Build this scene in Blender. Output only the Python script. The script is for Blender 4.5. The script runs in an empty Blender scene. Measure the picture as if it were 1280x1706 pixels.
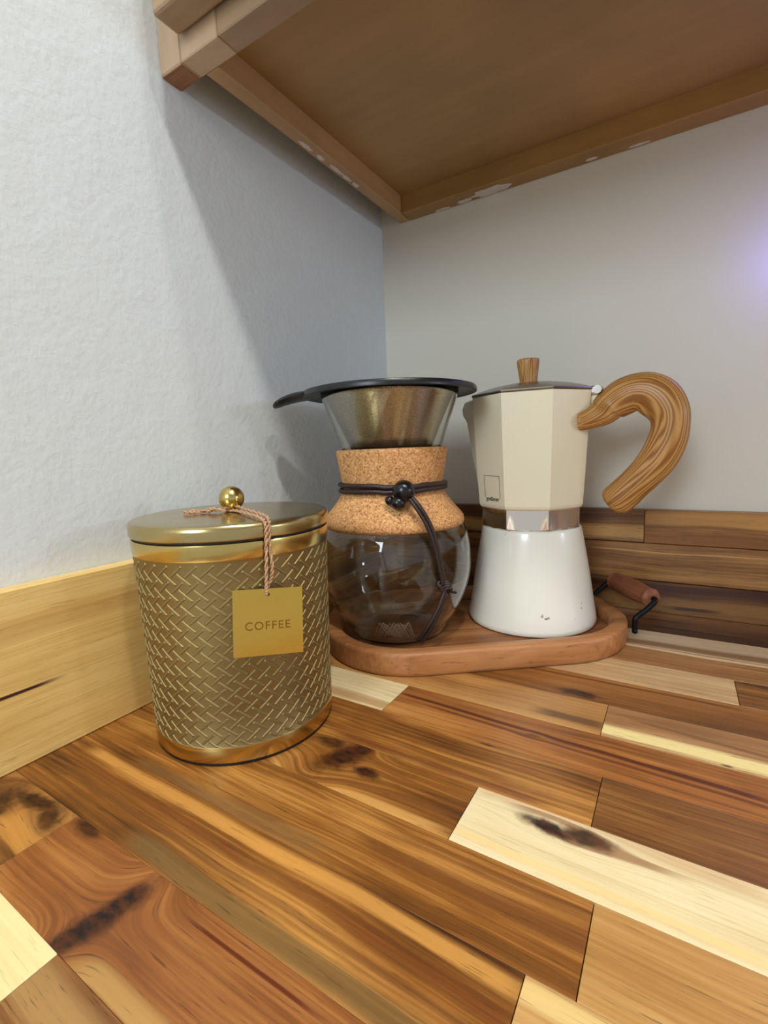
import bpy, bmesh, math, random
from mathutils import Vector, Matrix, noise
from math import sin, cos, pi, radians, sqrt

# ---------------------------------------------------------------- basics
S = 0.175                      # one working unit (camera height) in metres
C = bpy.context.scene.collection
scene = bpy.context.scene

# ---------------------------------------------------------------- camera
def cam_axes(yaw, pitch, roll):
    f = Vector((sin(yaw)*cos(pitch), cos(yaw)*cos(pitch), -sin(pitch)))
    r0 = f.cross(Vector((0, 0, 1))).normalized()
    d0 = f.cross(r0)
    r = r0*cos(roll) + d0*sin(roll)
    d = -r0*sin(roll) + d0*cos(roll)
    return r, d, f
cam_data = bpy.data.cameras.new('camera')
cam = bpy.data.objects.new('camera', cam_data)
C.objects.link(cam)
_r, _d, _f = cam_axes(radians(-31.965), radians(7.525), radians(2.25))
M = Matrix(((_r.x, -_d.x, -_f.x), (_r.y, -_d.y, -_f.y), (_r.z, -_d.z, -_f.z))).to_4x4()
M.translation = Vector((0, 0, S))
cam.matrix_world = M
cam_data.sensor_fit = 'HORIZONTAL'
cam_data.sensor_width = 36
cam_data.lens = 36*792.6/1280
cam_data.clip_start = 0.01
scene.camera = cam

# ---------------------------------------------------------------- world, lights, exposure
world = bpy.data.worlds.new('world'); scene.world = world
world.use_nodes = True
bg = world.node_tree.nodes['Background']
bg.inputs[0].default_value = (.97, .99, 1.0, 1)
bg.inputs[1].default_value = 0.47
scene.view_settings.view_transform = 'Standard'
scene.view_settings.look = 'None'
scene.view_settings.gamma = 1
scene.view_settings.use_curve_mapping = False
scene.view_settings.exposure = 0.30

def area(name, loc, target, size, power, col, shape='DISK', spread=180):
    l = bpy.data.lights.new(name, 'AREA'); l.shape = shape; l.size = size*S
    if shape == 'RECTANGLE': l.size_y = size*S
    l.energy = power; l.color = col; l.spread = radians(spread)
    o = bpy.data.objects.new(name, l); C.objects.link(o)
    o.location = Vector(loc)*S
    o.rotation_euler = (Vector(target)-Vector(loc)).to_track_quat('-Z', 'Y').to_euler()
    return o
CEIL = 8.7
area('downlight', (0.9, 0.75, CEIL-.06), (0.9, 0.75, 0), .50, 2.6, (1, .97, .93))
area('downlight', (1.6, -1.5, CEIL-.06), (1.6, -1.5, 0), .50, 7.5, (1, .97, .93))
area('downlight', (4.2, -1.2, CEIL-.06), (4.2, -1.2, 0), .50, 5.0, (1, .95, .87))
area('window_light', (-1.0, -9.0, 5.0), (-1.2, 2.0, 1.0), 4.0, 17.0, (.80, .91, 1.0), 'RECTANGLE')
area('hall_lamp', (8.0, 2.25, 2.25), (-1, 2.1, 1.2), .6, 1.6, (.78, .86, 1))
area('hall_lamp', (7.0, 2.3, 4.4), (-1, 2.1, 1.2), .9, 1.9, (.78, .86, 1))
pl = bpy.data.lights.new('blue_led', 'POINT'); pl.energy = .075; pl.color = (.22, .16, 1.0); pl.shadow_soft_size = .02
po = bpy.data.objects.new('blue_led', pl); C.objects.link(po); po.location = Vector((.50, 2.97, 1.85))*S

# ---------------------------------------------------------------- material helpers
def lin(c):
    return tuple(((x/255)/12.92 if x/255 <= .04045 else ((x/255+.055)/1.055)**2.4) for x in c) + (1,)
class NT:
    def __init__(s, name):
        s.m = bpy.data.materials.new(name); s.m.use_nodes = True
        s.t = s.m.node_tree; s.b = s.t.nodes['Principled BSDF']
    def n(s, typ, **kw):
        nd = s.t.nodes.new(typ)
        for k, v in kw.items(): setattr(nd, k, v)
        return nd
    def l(s, a, b): s.t.links.new(a, b)
    def setin(s, nd, i, v):
        if isinstance(v, bpy.types.NodeSocket): s.l(v, nd.inputs[i])
        elif v is not None: nd.inputs[i].default_value = v
    def math(s, op, a, b=None, c=None, clamp=False):
        nd = s.n('ShaderNodeMath', operation=op, use_clamp=clamp)
        s.setin(nd, 0, a); s.setin(nd, 1, b); s.setin(nd, 2, c)
        return nd.outputs[0]
    def comb(s, x, y, z):
        nd = s.n('ShaderNodeCombineXYZ'); s.setin(nd, 0, x); s.setin(nd, 1, y); s.setin(nd, 2, z)
        return nd.outputs[0]
    def noise(s, vec, scale, detail=2, rough=.5, dist=0):
        nd = s.n('ShaderNodeTexNoise'); s.l(vec, nd.inputs['Vector'])
        nd.inputs['Scale'].default_value = scale; nd.inputs['Detail'].default_value = detail
        nd.inputs['Roughness'].default_value = rough; nd.inputs['Distortion'].default_value = dist
        return nd.outputs[0]
    def ramp(s, fac, stops):
        nd = s.n('ShaderNodeValToRGB'); s.l(fac, nd.inputs[0])
        e = nd.color_ramp.elements
        while len(e) < len(stops): e.new(.5)
        for el, (p, c) in zip(e, stops):
            el.position = p; el.color = c if len(c) == 4 else lin(c)
        return nd.outputs[0]
    def mix(s, fac, a, b, mode='MIX'):
        nd = s.n('ShaderNodeMix', data_type='RGBA', blend_type=mode)
        s.setin(nd, 0, fac); s.setin(nd, 6, a); s.setin(nd, 7, b)
        return nd.outputs[2]
    def sstep(s, v, lo, hi, a=0., b=1.):
        nd = s.n('ShaderNodeMapRange', interpolation_type='SMOOTHSTEP')
        s.setin(nd, 0, v); nd.inputs[1].default_value = lo; nd.inputs[2].default_value = hi
        nd.inputs[3].default_value = a; nd.inputs[4].default_value = b
        return nd.outputs[0]
    def bump(s, h, strength=.3, dist=.001):
        nd = s.n('ShaderNodeBump'); s.l(h, nd.inputs['Height'])
        nd.inputs['Strength'].default_value = strength; nd.inputs['Distance'].default_value = dist
        s.l(nd.outputs[0], s.b.inputs['Normal']); return nd
    def base(s, v): s.setin(s.b, 'Base Color', v)
    def set(s, **kw):
        for k, v in kw.items(): s.b.inputs[k.replace('_', ' ')].default_value = v

def plain(name, col, rough=.5, metal=0., **kw):
    t = NT(name); t.base(lin(col)); t.set(Roughness=rough, Metallic=metal)
    for k, v in kw.items(): t.b.inputs[k.replace('_', ' ')].default_value = v
    # slight tonal variation so that nothing is dead flat
    tc = t.n('ShaderNodeTexCoord').outputs['Object']
    nz = t.noise(tc, 60, 3)
    r = t.math('MULTIPLY_ADD', nz, .12, rough-.06)
    t.l(r, t.b.inputs['Roughness'])
    return t.m

def wood(name, dark, mid, light, seed=0., axis=0, knots=(), bands=(), contrast=1., rough=.36, streak=7., sap=None, pores=.5):
    """grain runs along 'axis'; every length below in working units.
    knots: (x, y, rx, ry, strength, tilt)   bands: (y, halfwidth, colour, amount, x0, x1, slope)"""
    t = NT(name)
    tc = t.n('ShaderNodeTexCoord').outputs['Object']
    sc = t.n('ShaderNodeVectorMath', operation='SCALE'); t.l(tc, sc.inputs[0]); sc.inputs['Scale'].default_value = 1/S
    sp = t.n('ShaderNodeSeparateXYZ'); t.l(sc.outputs[0], sp.inputs[0])
    if axis == 0: u, v, w = sp.outputs[0], sp.outputs[1], sp.outputs[2]
    elif axis == 1: u, v, w = sp.outputs[1], sp.outputs[2], sp.outputs[0]
    elif axis == 2: u, v, w = sp.outputs[0], sp.outputs[2], sp.outputs[1]
    else: u, v, w = sp.outputs[2], sp.outputs[0], sp.outputs[1]
    P = t.comb(u, v, w)
    wob = t.noise(t.comb(t.math('MULTIPLY_ADD', u, 1.1, seed*3.7), t.math('MULTIPLY', v, 2.5), w), 1.0, 2)
    wob = t.math('MULTIPLY_ADD', wob, .06, -.03)
    vv = t.math('ADD', v, wob)
    kmask = None
    for (kx, ky, rx, ry, st, tilt) in knots:
        dx = t.math('SUBTRACT', u, kx); dy = t.math('SUBTRACT', v, ky)
        c_, s_ = cos(radians(tilt)), sin(radians(tilt))
        ax = t.math('ADD', t.math('MULTIPLY', dx, c_/rx), t.math('MULTIPLY', dy, s_/rx))
        ay = t.math('ADD', t.math('MULTIPLY', dx, -s_/ry), t.math('MULTIPLY', dy, c_/ry))
        d2 = t.math('ADD', t.math('MULTIPLY', ax, ax), t.math('MULTIPLY', ay, ay))
        g = t.math('EXPONENT', t.math('MULTIPLY', d2, -.35))
        vv = t.math('ADD', vv, t.math('MULTIPLY', t.math('MULTIPLY', dy, g), -.8))
        nz = t.noise(P, 16, 4, .65)
        dd = t.math('ADD', t.math('SQRT', d2), t.math('MULTIPLY_ADD', nz, 1.3, -.65))
        m1 = t.sstep(dd, .4, 1.3, st, 0.)
        kmask = m1 if kmask is None else t.math('MAXIMUM', kmask, m1)
    big = t.noise(t.comb(t.math('MULTIPLY_ADD', u, .55, seed*7.1), t.math('MULTIPLY', vv, streak), t.math('MULTIPLY', w, 3.)), 1., 3, .55)
    fib = t.noise(t.comb(t.math('MULTIPLY_ADD', u, 2.2, seed*5.3), t.math('MULTIPLY', vv, 85.), t.math('MULTIPLY', w, 30.)), 1., 3, .6)
    por = t.noise(t.comb(t.math('MULTIPLY_ADD', u, 9., seed*2.3), t.math('MULTIPLY', vv, 190.), t.math('MULTIPLY', w, 60.)), 1., 2, .6)
    blot = t.noise(t.comb(t.math('ADD', u, seed*1.3), t.math('MULTIPLY', v, 1.6), w), 2.6, 2, .5)
    f = t.math('ADD', t.math('MULTIPLY', big, .50), t.math('ADD', t.math('MULTIPLY', fib, .30), t.math('MULTIPLY', blot, .20)))
    f = t.math('MULTIPLY_ADD', t.math('SUBTRACT', f, .5), 1.0*contrast, .5)
    col = t.ramp(f, [(.36, dark), (.49, mid), (.62, light)])
    # thin dark growth lines
    ln = t.noise(t.comb(t.math('MULTIPLY_ADD', u, .4, seed*9.1), t.math('MULTIPLY', vv, 24.), w), 1., 2, .5)
    lm = t.sstep(t.math('ABSOLUTE', t.math('SUBTRACT', ln, .5)), .0, .03, .16*contrast, 0.)
    col = t.mix(lm, col, lin(tuple(int(c*.62) for c in dark)))
    for (by, bw, bc, ba, x0, x1, sl) in bands:
        q = t.math('SUBTRACT', vv, t.math('MULTIPLY_ADD', u, sl, by))
        q = t.math('ADD', q, t.math('MULTIPLY_ADD', fib, bw*.8, -bw*.4))
        m = t.sstep(t.math('ABSOLUTE', q), bw*.35, bw, ba, 0.)
        e = t.math('MULTIPLY', t.sstep(u, x0-.06, x0+.06), t.sstep(u, x1-.06, x1+.06, 1., 0.))
        col = t.mix(t.math('MULTIPLY', m, e), col, lin(bc))
    pm = t.sstep(por, .60, .72, 0., pores)
    col = t.mix(pm, col, lin(tuple(int(c*.6) for c in dark)))
    if kmask is not None:
        kc = t.ramp(t.noise(t.comb(u, t.math('MULTIPLY', v, 2.2), w), 26, 3, .6), [(.38, (20, 9, 5)), (.62, (76, 36, 14))])
        col = t.mix(kmask, col, kc)
    t.base(col)
    t.set(Roughness=rough)
    t.b.inputs['Specular IOR Level'].default_value = .45
    t.l(t.math('MULTIPLY_ADD', fib, .16, rough-.08), t.b.inputs['Roughness'])
    t.bump(t.math('ADD', fib, t.math('MULTIPLY', pm, -.8)), .18, .0004)
    return t.m

# ---------------------------------------------------------------- mesh helpers
def obj(name, bm, mat, parent=None, smooth=False, **props):
    me = bpy.data.meshes.new(name)
    bmesh.ops.recalc_face_normals(bm, faces=bm.faces[:])
    bm.to_mesh(me); bm.free()
    if mat: me.materials.append(mat)
    if smooth:
        for p in me.polygons: p.use_smooth = True
    o = bpy.data.objects.new(name, me); C.objects.link(o)
    if parent: o.parent = parent
    for k, v in props.items(): o[k] = v
    return o
def thing(name, label, cat, loc=(0, 0, 0), group=None):
    o = bpy.data.objects.new(name, None); C.objects.link(o)
    o.empty_display_size = .02
    o.location = Vector(loc)*S; o['label'] = label; o['category'] = cat
    if group: o['group'] = group
    return o
def autosmooth(o, ang=35):
    me = o.data
    for p in me.polygons: p.use_smooth = True
    bm = bmesh.new(); bm.from_mesh(me)
    for e in bm.edges:
        if len(e.link_faces) == 2 and e.calc_face_angle() > radians(ang): e.smooth = False
    bm.to_mesh(me); bm.free()
def box(bm, x0, x1, y0, y1, z0, z1, bev=0, seg=1):
    """axis-aligned box in working units"""
    vs = [bm.verts.new((x*S, y*S, z*S)) for x in (x0, x1) for y in (y0, y1) for z in (z0, z1)]
    q = [(0,1,3,2),(4,6,7,5),(0,4,5,1),(2,3,7,6),(0,2,6,4),(1,5,7,3)]
    fs = [bm.faces.new([vs[i] for i in f]) for f in q]
    if bev:
        es = list({e for f in fs for e in f.edges})
        bmesh.ops.bevel(bm, geom=es, offset=bev*S, segments=seg, affect='EDGES', profile=.5)
    return bm
def boxo(name, dims, mat, parent=None, bev=0, seg=1, **props):
    bm = bmesh.new(); box(bm, *dims, bev=bev, seg=seg)
    return obj(name, bm, mat, parent, **props)
def lathe(prof, n=64, rfun=None, close=False, uv=False):
    """prof list of (r, z[, k]) in units"""
    bm = bmesh.new(); rings = []
    for p in prof:
        r, z = p[0], p[1]; k = p[2] if len(p) > 2 else 0
        if r < 1e-5: rings.append([bm.verts.new((0, 0, z*S))]); continue
        ring = []
        for i in range(n):
            a = 2*pi*i/n
            rr = r*(rfun(a, k) if rfun else 1)
            ring.append(bm.verts.new((rr*cos(a)*S, rr*sin(a)*S, z*S)))
        rings.append(ring)
    pairs = list(zip(rings, rings[1:]))
    if close: pairs.append((rings[-1], rings[0]))
    for A, B in pairs:
        for i in range(n):
            j = (i+1) % n
            if len(A) == 1 and len(B) == 1: break
            if len(A) == 1: bm.faces.new((A[0], B[j], B[i]))
            elif len(B) == 1: bm.faces.new((A[i], A[j], B[0]))
            else: bm.faces.new((A[i], A[j], B[j], B[i]))
    return bm
def catmull(pts, m=8):
    P = [Vector(p) for p in pts]; out = []
    P = [P[0]*2-P[1]] + P + [P[-1]*2-P[-2]]
    for i in range(1, len(P)-2):
        a, b, c, d = P[i-1], P[i], P[i+1], P[i+2]
        for k in range(m):
            t = k/m
            out.append(.5*((2*b)+(-a+c)*t+(2*a-5*b+4*c-d)*t*t+(-a+3*b-3*c+d)*t**3))
    out.append(P[-2].copy())
    return out
def tube(bm, pts, rad, n=8, cap=True, twist=0., flat=1., up=None, uvl=None):
    """sweep round/elliptic section; rad: number or list; unit coords"""
    P = [Vector(p) for p in pts]; N = len(P)
    R = rad if isinstance(rad, (list, tuple)) else [rad]*N
    F = flat if isinstance(flat, (list, tuple)) else [flat]*N
    prev = None; rings = []
    for i in range(N):
        tg = (P[min(i+1, N-1)]-P[max(i-1, 0)]).normalized()
        if up is not None: nrm = (Vector(up)-tg*tg.dot(Vector(up))).normalized()
        elif prev is None:
            nrm = tg.orthogonal().normalized()
        else: nrm = (prev-tg*tg.dot(prev)).normalized()
        prev = nrm; bn = tg.cross(nrm)
        rings.append([bm.verts.new((P[i]+nrm*cos(2*pi*k/n+twist*i)*R[i]*F[i]+bn*sin(2*pi*k/n+twist*i)*R[i])*S) for k in range(n)])
    for i in range(N-1):
        for k in range(n):
            j = (k+1) % n
            f = bm.faces.new((rings[i][k], rings[i][j], rings[i+1][j], rings[i+1][k]))
            if uvl is not None:
                for lp, (a, b) in zip(f.loops, ((i, k), (i, k+1), (i+1, k+1), (i+1, k))):
                    lp[uvl].uv = (a/(N-1), b/n)
    if cap:
        for rg in (rings[0], rings[-1]):
            f = bm.faces.new(rg if rg is rings[-1] else rg[::-1])
            if uvl is not None:
                for k, lp in enumerate(f.loops): lp[uvl].uv = (0 if rg is rings[0] else 1, k/n)
    return bm
def tubeo(name, pts, rad, mat, parent=None, n=8, smooth=True, **kw):
    bm = bmesh.new(); tube(bm, pts, rad, n, **kw)
    o = obj(name, bm, mat, parent); autosmooth(o, 50); return o
def ball(bm, c, r, u=20, v=12, sc=(1, 1, 1)):
    M_ = Matrix.Translation(Vector(c)*S) @ Matrix.Diagonal((sc[0], sc[1], sc[2], 1))
    bmesh.ops.create_uvsphere(bm, u_segments=u, v_segments=v, radius=r*S, matrix=M_)

# ---------------------------------------------------------------- materials
def wall_mat(name, col, bs=.5):
    t = NT(name)
    tc = t.n('ShaderNodeTexCoord').outputs['Object']
    a = t.noise(tc, 230, 3, .55); b = t.noise(tc, 55, 2, .5); c = t.noise(tc, 7, 2)
    t.base(t.mix(t.math('MULTIPLY', c, .5), lin(col), lin(tuple(int(x*.96) for x in col))))
    t.set(Roughness=.62); t.b.inputs['Specular IOR Level'].default_value = .3
    t.bump(t.math('ADD', t.math('MULTIPLY', a, .6), t.math('MULTIPLY', b, .8)), bs, .0012)
    return t.m
m_wall = wall_mat('wall_paint', (220, 229, 233), .55)
m_wallb = wall_mat('back_wall_paint', (218, 214, 200), .16)
m_ceil = wall_mat('ceiling_paint', (226, 224, 218), .2)
m_floor = plain('floor_vinyl', (150, 130, 108), .5)
m_dark = plain('joint_dark', (48, 28, 14), .7)

# ---------------------------------------------------------------- the room
WX, WY = -1.888, 3.147         # left wall plane x, back wall plane y
FL = -5.2
boxo('wall_left', (WX-.6, WX, -14, WY, FL, CEIL), m_wall, kind='structure')
boxo('wall_back', (WX-.6, 16, WY, WY+.6, FL, CEIL), m_wallb, kind='structure')
boxo('ceiling', (WX-.6, 16, -14, WY+.6, CEIL, CEIL+.4), m_ceil, kind='structure')
boxo('floor', (WX-.6, 16, -14, WY+.6, FL-.4, FL), m_floor, kind='structure')

# ---------------------------------------------------------------- countertop, plank by plank
ROW0, ROWH = .1325, .2182
yb = lambda k: ROW0+ROWH*k
OR = ((64, 34, 10), (134, 83, 31), (194, 138, 68))        # orange brown
BR = ((62, 35, 13), (124, 79, 35), (174, 124, 66))          # brown
DK = ((54, 28, 12), (98, 60, 28), (142, 96, 52))            # dark brown
TAN = ((136, 92, 44), (178, 132, 72), (206, 164, 102))     # tan
PALE = ((196, 168, 116), (226, 206, 158), (236, 222, 184))  # sapwood
GT = ((132, 100, 64), (176, 144, 102), (204, 178, 138))     # greyish tan
PY = ((216, 194, 130), (232, 214, 154), (240, 228, 176))    # pale yellow
counter = thing('countertop', 'acacia butcher block countertop of brown, orange and cream wood strips', 'countertop')
XR, XL = 5.2, WX
# (row, x0, x1, palette, options)
PL = [
 (0, XL, -1.05, PY, dict(contrast=.5, pores=.25)),
 (0, -1.05, .55, BR, dict(bands=[(.30, .05, (190, 150, 90), .6, -1.1, -.2, 0.)])),
 (0, .55, XR, OR, {}),
 (1, XL, -1.42, BR, dict(knots=[(-1.60, .535, .13, .03, 1., 8), (-1.50, .53, .07, .03, .9, -30), (-1.70, .45, .09, .10, .95, 0)], bands=[(.46, .05, (196, 140, 66), .8, -1.62, -1.4, 0.)])),
 (1, -1.42, .3, ((92, 50, 24), (142, 86, 40), (176, 120, 62)), dict(knots=[(-1.05, .43, .150, .042, 1., 78), (-1.345, .556, .075, .022, .95, 0)],
     bands=[(.532, .006, (92, 32, 12), .95, -.86, -.52, 0.), (.37, .03, (186, 148, 84), .7, -1.0, -.3, 0.)])),
 (1, .3, XR, TAN, {}),
 (2, XL, -.215, OR, dict(contrast=1.1, bands=[(.60, .035, (112, 88, 50), .75, -1.2, -.2, 0.), (.70, .022, (110, 60, 24), .6, -1.7, -.2, 0.), (.655, .012, (110, 66, 30), .6, -1.7, -.2, 0.), (.755, .025, (214, 156, 78), .7, -1.7, -.2, 0.)])),
 (2, -.215, 1.2, TAN, dict(bands=[(.76, .03, (228, 196, 130), .8, -.3, .6, 0.)])),
 (2, 1.2, XR, DK, {}),
 (3, XL, -.124, OR, dict(bands=[(.86, .04, (124, 92, 56), .55, -1.5, -.75, .05), (.90, .03, (112, 66, 28), .7, -.65, -.1, 0.), (.96, .02, (110, 62, 24), .5, -.6, -.1, 0.)])),
 (3, -.124, 1.0, TAN, dict(contrast=.7, knots=[(.085, .82, .02, .008, .8, 30)])),
 (3, 1.0, XR, OR, {}),
 (4, XL, -.472, OR, dict(knots=[(-.90, 1.16, .13, .055, .95, 60), (-.80, 1.115, .05, .025, 1., 0), (-1.0, 1.19, .08, .03, .85, 0)], bands=[(1.03, .02, (212, 160, 90), .7, -1.1, -.5, 0.), (1.08, .02, (124, 76, 34), .6, -1., -.5, 0.)])),
 (4, -.472, 1.3, PALE, dict(contrast=.75, pores=.3, knots=[(-.255, 1.168, .085, .026, 1., -6), (-.175, 1.178, .085, .03, .9, 0)],
     bands=[(1.205, .028, (196, 156, 112), .6, -.47, .2, 0.), (1.03, .02, (240, 200, 130), .6, -.5, .2, 0.), (1.165, .012, (150, 104, 66), .8, -.36, .02, -.04)])),
 (4, 1.3, XR, BR, {}),
 (5, XL, -.163, OR, dict(bands=[(1.245, .018, (112, 60, 24), .75, -1., -.3, 0.), (1.39, .012, (100, 54, 22), .7, -.9, -.6, 0.)], knots=[(-.52, 1.427, .03, .006, .7, 0)])),
 (5, -.163, 1.5, BR, dict(contrast=.8)),
 (5, 1.5, XR, TAN, {}),
 (6, XL, -.946, PALE, dict(contrast=.8, bands=[(1.48, .04, (176, 134, 80), .8, -1.4, -.9, 0.)])),
 (6, -.946, 1.1, ((98, 54, 22), (158, 98, 44), (196, 140, 74)), dict(bands=[(1.555, .014, (78, 30, 10), .9, -.95, .25, -.035), (1.525, .01, (96, 44, 16), .7, -.8, .3, -.03)], knots=[(-.40, 1.55, .03, .012, .5, 10)])),
 (6, 1.1, XR, OR, {}),
 (7, XL, -.198, ((140, 92, 44), (180, 130, 72), (200, 154, 94)), dict(bands=[(1.715, .035, (92, 60, 32), .85, -.42, -.18, 0.)])),  # band paints the dark shadow at the strip's right end
 (7, -.198, 1.6, ((126, 86, 52), (164, 118, 74), (190, 146, 98)), dict(bands=[(1.712, .045, (240, 216, 150), 1., -.3, .9, -.03), (1.80, .014, (112, 76, 46), .6, -.1, .5, -.1)], knots=[(.155, 1.67, .02, .006, .9, 0)])),
 (7, 1.6, XR, BR, {}),
 (8, XL, .9, ((86, 50, 20), (128, 80, 36), (160, 106, 54)), dict(knots=[(-.31, 1.918, .09, .03, 1., 0)], bands=[(2.06, .012, (84, 46, 18), .7, -.6, .2, 0.)])),
 (8, .9, XR, OR, {}),
 (9, XL, .224, ((148, 112, 72), (184, 148, 104), (210, 178, 134)), dict(contrast=1.1)),
 (9, .224, XR, BR, {}),
 (10, XL, XR, ((108, 70, 38), (154, 108, 64), (184, 138, 90)), dict(bands=[(2.515, .016, (226, 196, 150), .95, -.3, 2., 0.)])),
 (11, XL, XR, ((184, 150, 112), (216, 186, 146), (232, 208, 172)), dict(contrast=.7, bands=[(2.575, .05, (126, 84, 46), .8, -.5, 2., .02)])),
 (12, XL, XR, DK, dict(bands=[(2.84, .02, (34, 14, 8), .8, -.1, .33, -.02)])),
 (13, XL, XR, ((84, 50, 26), (128, 84, 46), (158, 112, 66)), {}),
]
random.seed(4)
pals = [OR, BR, DK, TAN, PALE, BR, OR]
for k in (-3, -2, -1):
    xs = [XL, random.uniform(-.9, .3), random.uniform(1.2, 2.6), XR]
    for a, b in zip(xs, xs[1:]): PL.append((k, a, b, random.choice(pals), {}))
bmats = {}
for idx, (k, x0, x1, pal, opt) in enumerate(PL):
    m = wood('acacia_strip', *pal, seed=idx*1.7+.3, **opt)
    y1 = yb(k+1) if k < 13 else WY
    g = .0010; gy = .0002
    dz = random.uniform(-.0012, 0)
    boxo('plank', (x0+g, x1-g, yb(k)+gy, y1-gy, -.17, dz*.6), m, counter, bev=.0009)
boxo('core', (XL, XR, yb(-3), WY, -.19, -.165), m_dark, counter)

# ---------------------------------------------------------------- backsplashes
TB = .597
bl = thing('backsplash', 'pale wood backsplash board along the left wall behind the gold canister', 'backsplash')
LBX = -1.818
mlb = wood('pale_board', (206, 162, 88), (228, 192, 118), (240, 214, 148), seed=3.3, axis=1, contrast=.8, streak=4.5, pores=.35,
           bands=[(.238, .009, (60, 20, 22), 1., .25, .71, .015), (.46, .05, (196, 150, 88), .5, .3, 1.3, 0.)])
boxo('board', (WX+.001, LBX, -3.0, 1.62, .0005, TB), mlb, bl, bev=.004)
for i, (a, b, pal) in enumerate([(.0005, .20, TAN), (.20, .40, OR), (.40, TB, TAN)]):
    boxo('strip', (WX+.001, LBX, 1.622, WY-.001, a+.001, b-.001), wood('acacia_strip', *pal, seed=60+i*2.1, axis=1), bl, bev=.003)
bb = thing('backsplash', 'brown striped acacia backsplash along the back wall behind the moka pot', 'backsplash')
BY = 3.077
BS = [
 (.405, TB, LBX+.002, -.16, DK, dict(bands=[(.46, .055, (190, 146, 84), 1., -1.5, 0., 0.)])),
 (.405, TB, -.16, XR, ((104, 62, 24), (150, 98, 44), (186, 138, 74)), dict(bands=[(.55, .055, (190, 140, 74), .7, -.2, 3., 0.), (.44, .04, (130, 80, 34), .7, -.2, 3., 0.)])),
 (.185, .403, LBX+.002, XR, ((80, 46, 20), (130, 86, 42), (170, 122, 68)), dict(contrast=1.2, streak=11., bands=[(.355, .006, (196, 150, 96), .8, -.4, .4, 0.)])),
 (.0005, .183, LBX+.002, .62, ((56, 24, 12), (110, 70, 32), (150, 106, 56)), dict(bands=[(.15, .03, (58, 18, 10), .8, -1., 1., 0.), (.06, .05, (146, 104, 56), .7, -1., 1., 0.), (.035, .016, (30, 12, 8), .8, -.02, .2, 0.)])),
 (.0005, .183, .62, XR, BR, {}),
]
for i, (a, b, x0, x1, pal, opt) in enumerate(BS):
    boxo('strip', (x0+.001, x1-.001, BY, WY-.001, a+.0008, b-.0008), wood('acacia_strip', *pal, seed=80+i*2.7, axis=2, **opt), bb, bev=.003)

# ---------------------------------------------------------------- wall cabinet
def cab_mat(name, col, grain=.5, rough=.42, axis=0):
    t = NT(name)
    tc = t.n('ShaderNodeTexCoord').outputs['Object']
    mp = t.n('ShaderNodeMapping'); t.l(tc, mp.inputs[0])
    mp.inputs['Scale'].default_value = [(12, 90, 90), (90, 12, 90), (90, 90, 12)][axis]
    g = t.noise(mp.outputs[0], 1., 4, .6); b = t.noise(tc, 9, 3)
    f = t.math('ADD', t.math('MULTIPLY', g, grain), t.math('MULTIPLY', b, 1-grain))
    t.base(t.ramp(f, [(.3, tuple(int(x*.88) for x in col)), (.7, tuple(min(255, int(x*1.08)) for x in col))]))
    t.set(Roughness=rough); t.bump(g, .1, .0004)
    return t.m
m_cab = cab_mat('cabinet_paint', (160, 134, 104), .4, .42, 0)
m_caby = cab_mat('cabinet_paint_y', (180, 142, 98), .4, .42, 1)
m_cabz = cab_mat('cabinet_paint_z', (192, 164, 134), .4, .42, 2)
m_ply = cab_mat('cabinet_ply', (164, 128, 80), .3, .40, 0)
m_rail = cab_mat('cabinet_rail', (160, 122, 68), .4, .42, 0)
m_raw = wood('raw_end_wood', (112, 70, 36), (146, 98, 56), (166, 120, 76), seed=4., axis=0, contrast=.9, streak=16.)
m_chip = plain('chipped_filler', (214, 204, 196), .8)
ZC, ZT = 2.565, 7.2
cab = thing('wall_cabinet', 'tan painted wall cabinet seen from below with recessed bottom panel', 'cabinet', (0, 0, 0))
XC = 3.6
boxo('filler_strip', (WX+.001, -1.757, 1.412, 1.512, ZC, ZT), m_cabz, cab, bev=.005)
boxo('filler_end', (WX+.006, -1.762, 1.417, 1.507, ZC-.004, ZC+.001), m_raw, cab)
boxo('stile', (-1.755, -1.54, 1.412, 1.512, ZC, ZT), m_cabz, cab, bev=.004)
boxo('bottom_rail', (-1.538, XC, 1.412, 1.512, ZC, ZC+.30), m_cab, cab, bev=.004)
boxo('side_panel', (-1.728, -1.655, 1.513, 3.13, ZC, ZT), m_caby, cab, bev=.003)
boxo('back_rail', (-1.654, XC, 3.02, WY-.001, ZC, ZC+.20), m_rail, cab, bev=.006)
boxo('side_panel', (XC-.07, XC, 1.513, 3.018, ZC, ZT), m_caby, cab, bev=.003)
boxo('bottom_panel', (-1.654, XC-.072, 1.513, 3.019, 2.678, 2.73), m_ply, cab)
boxo('back_panel', (-1.654, XC-.072, 3.05, WY-.001, ZC+.2005, ZT), m_ply, cab)
boxo('top_panel', (-1.654, XC-.072, 1.513, 3.049, ZT-.06, ZT), m_ply, cab)
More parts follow.
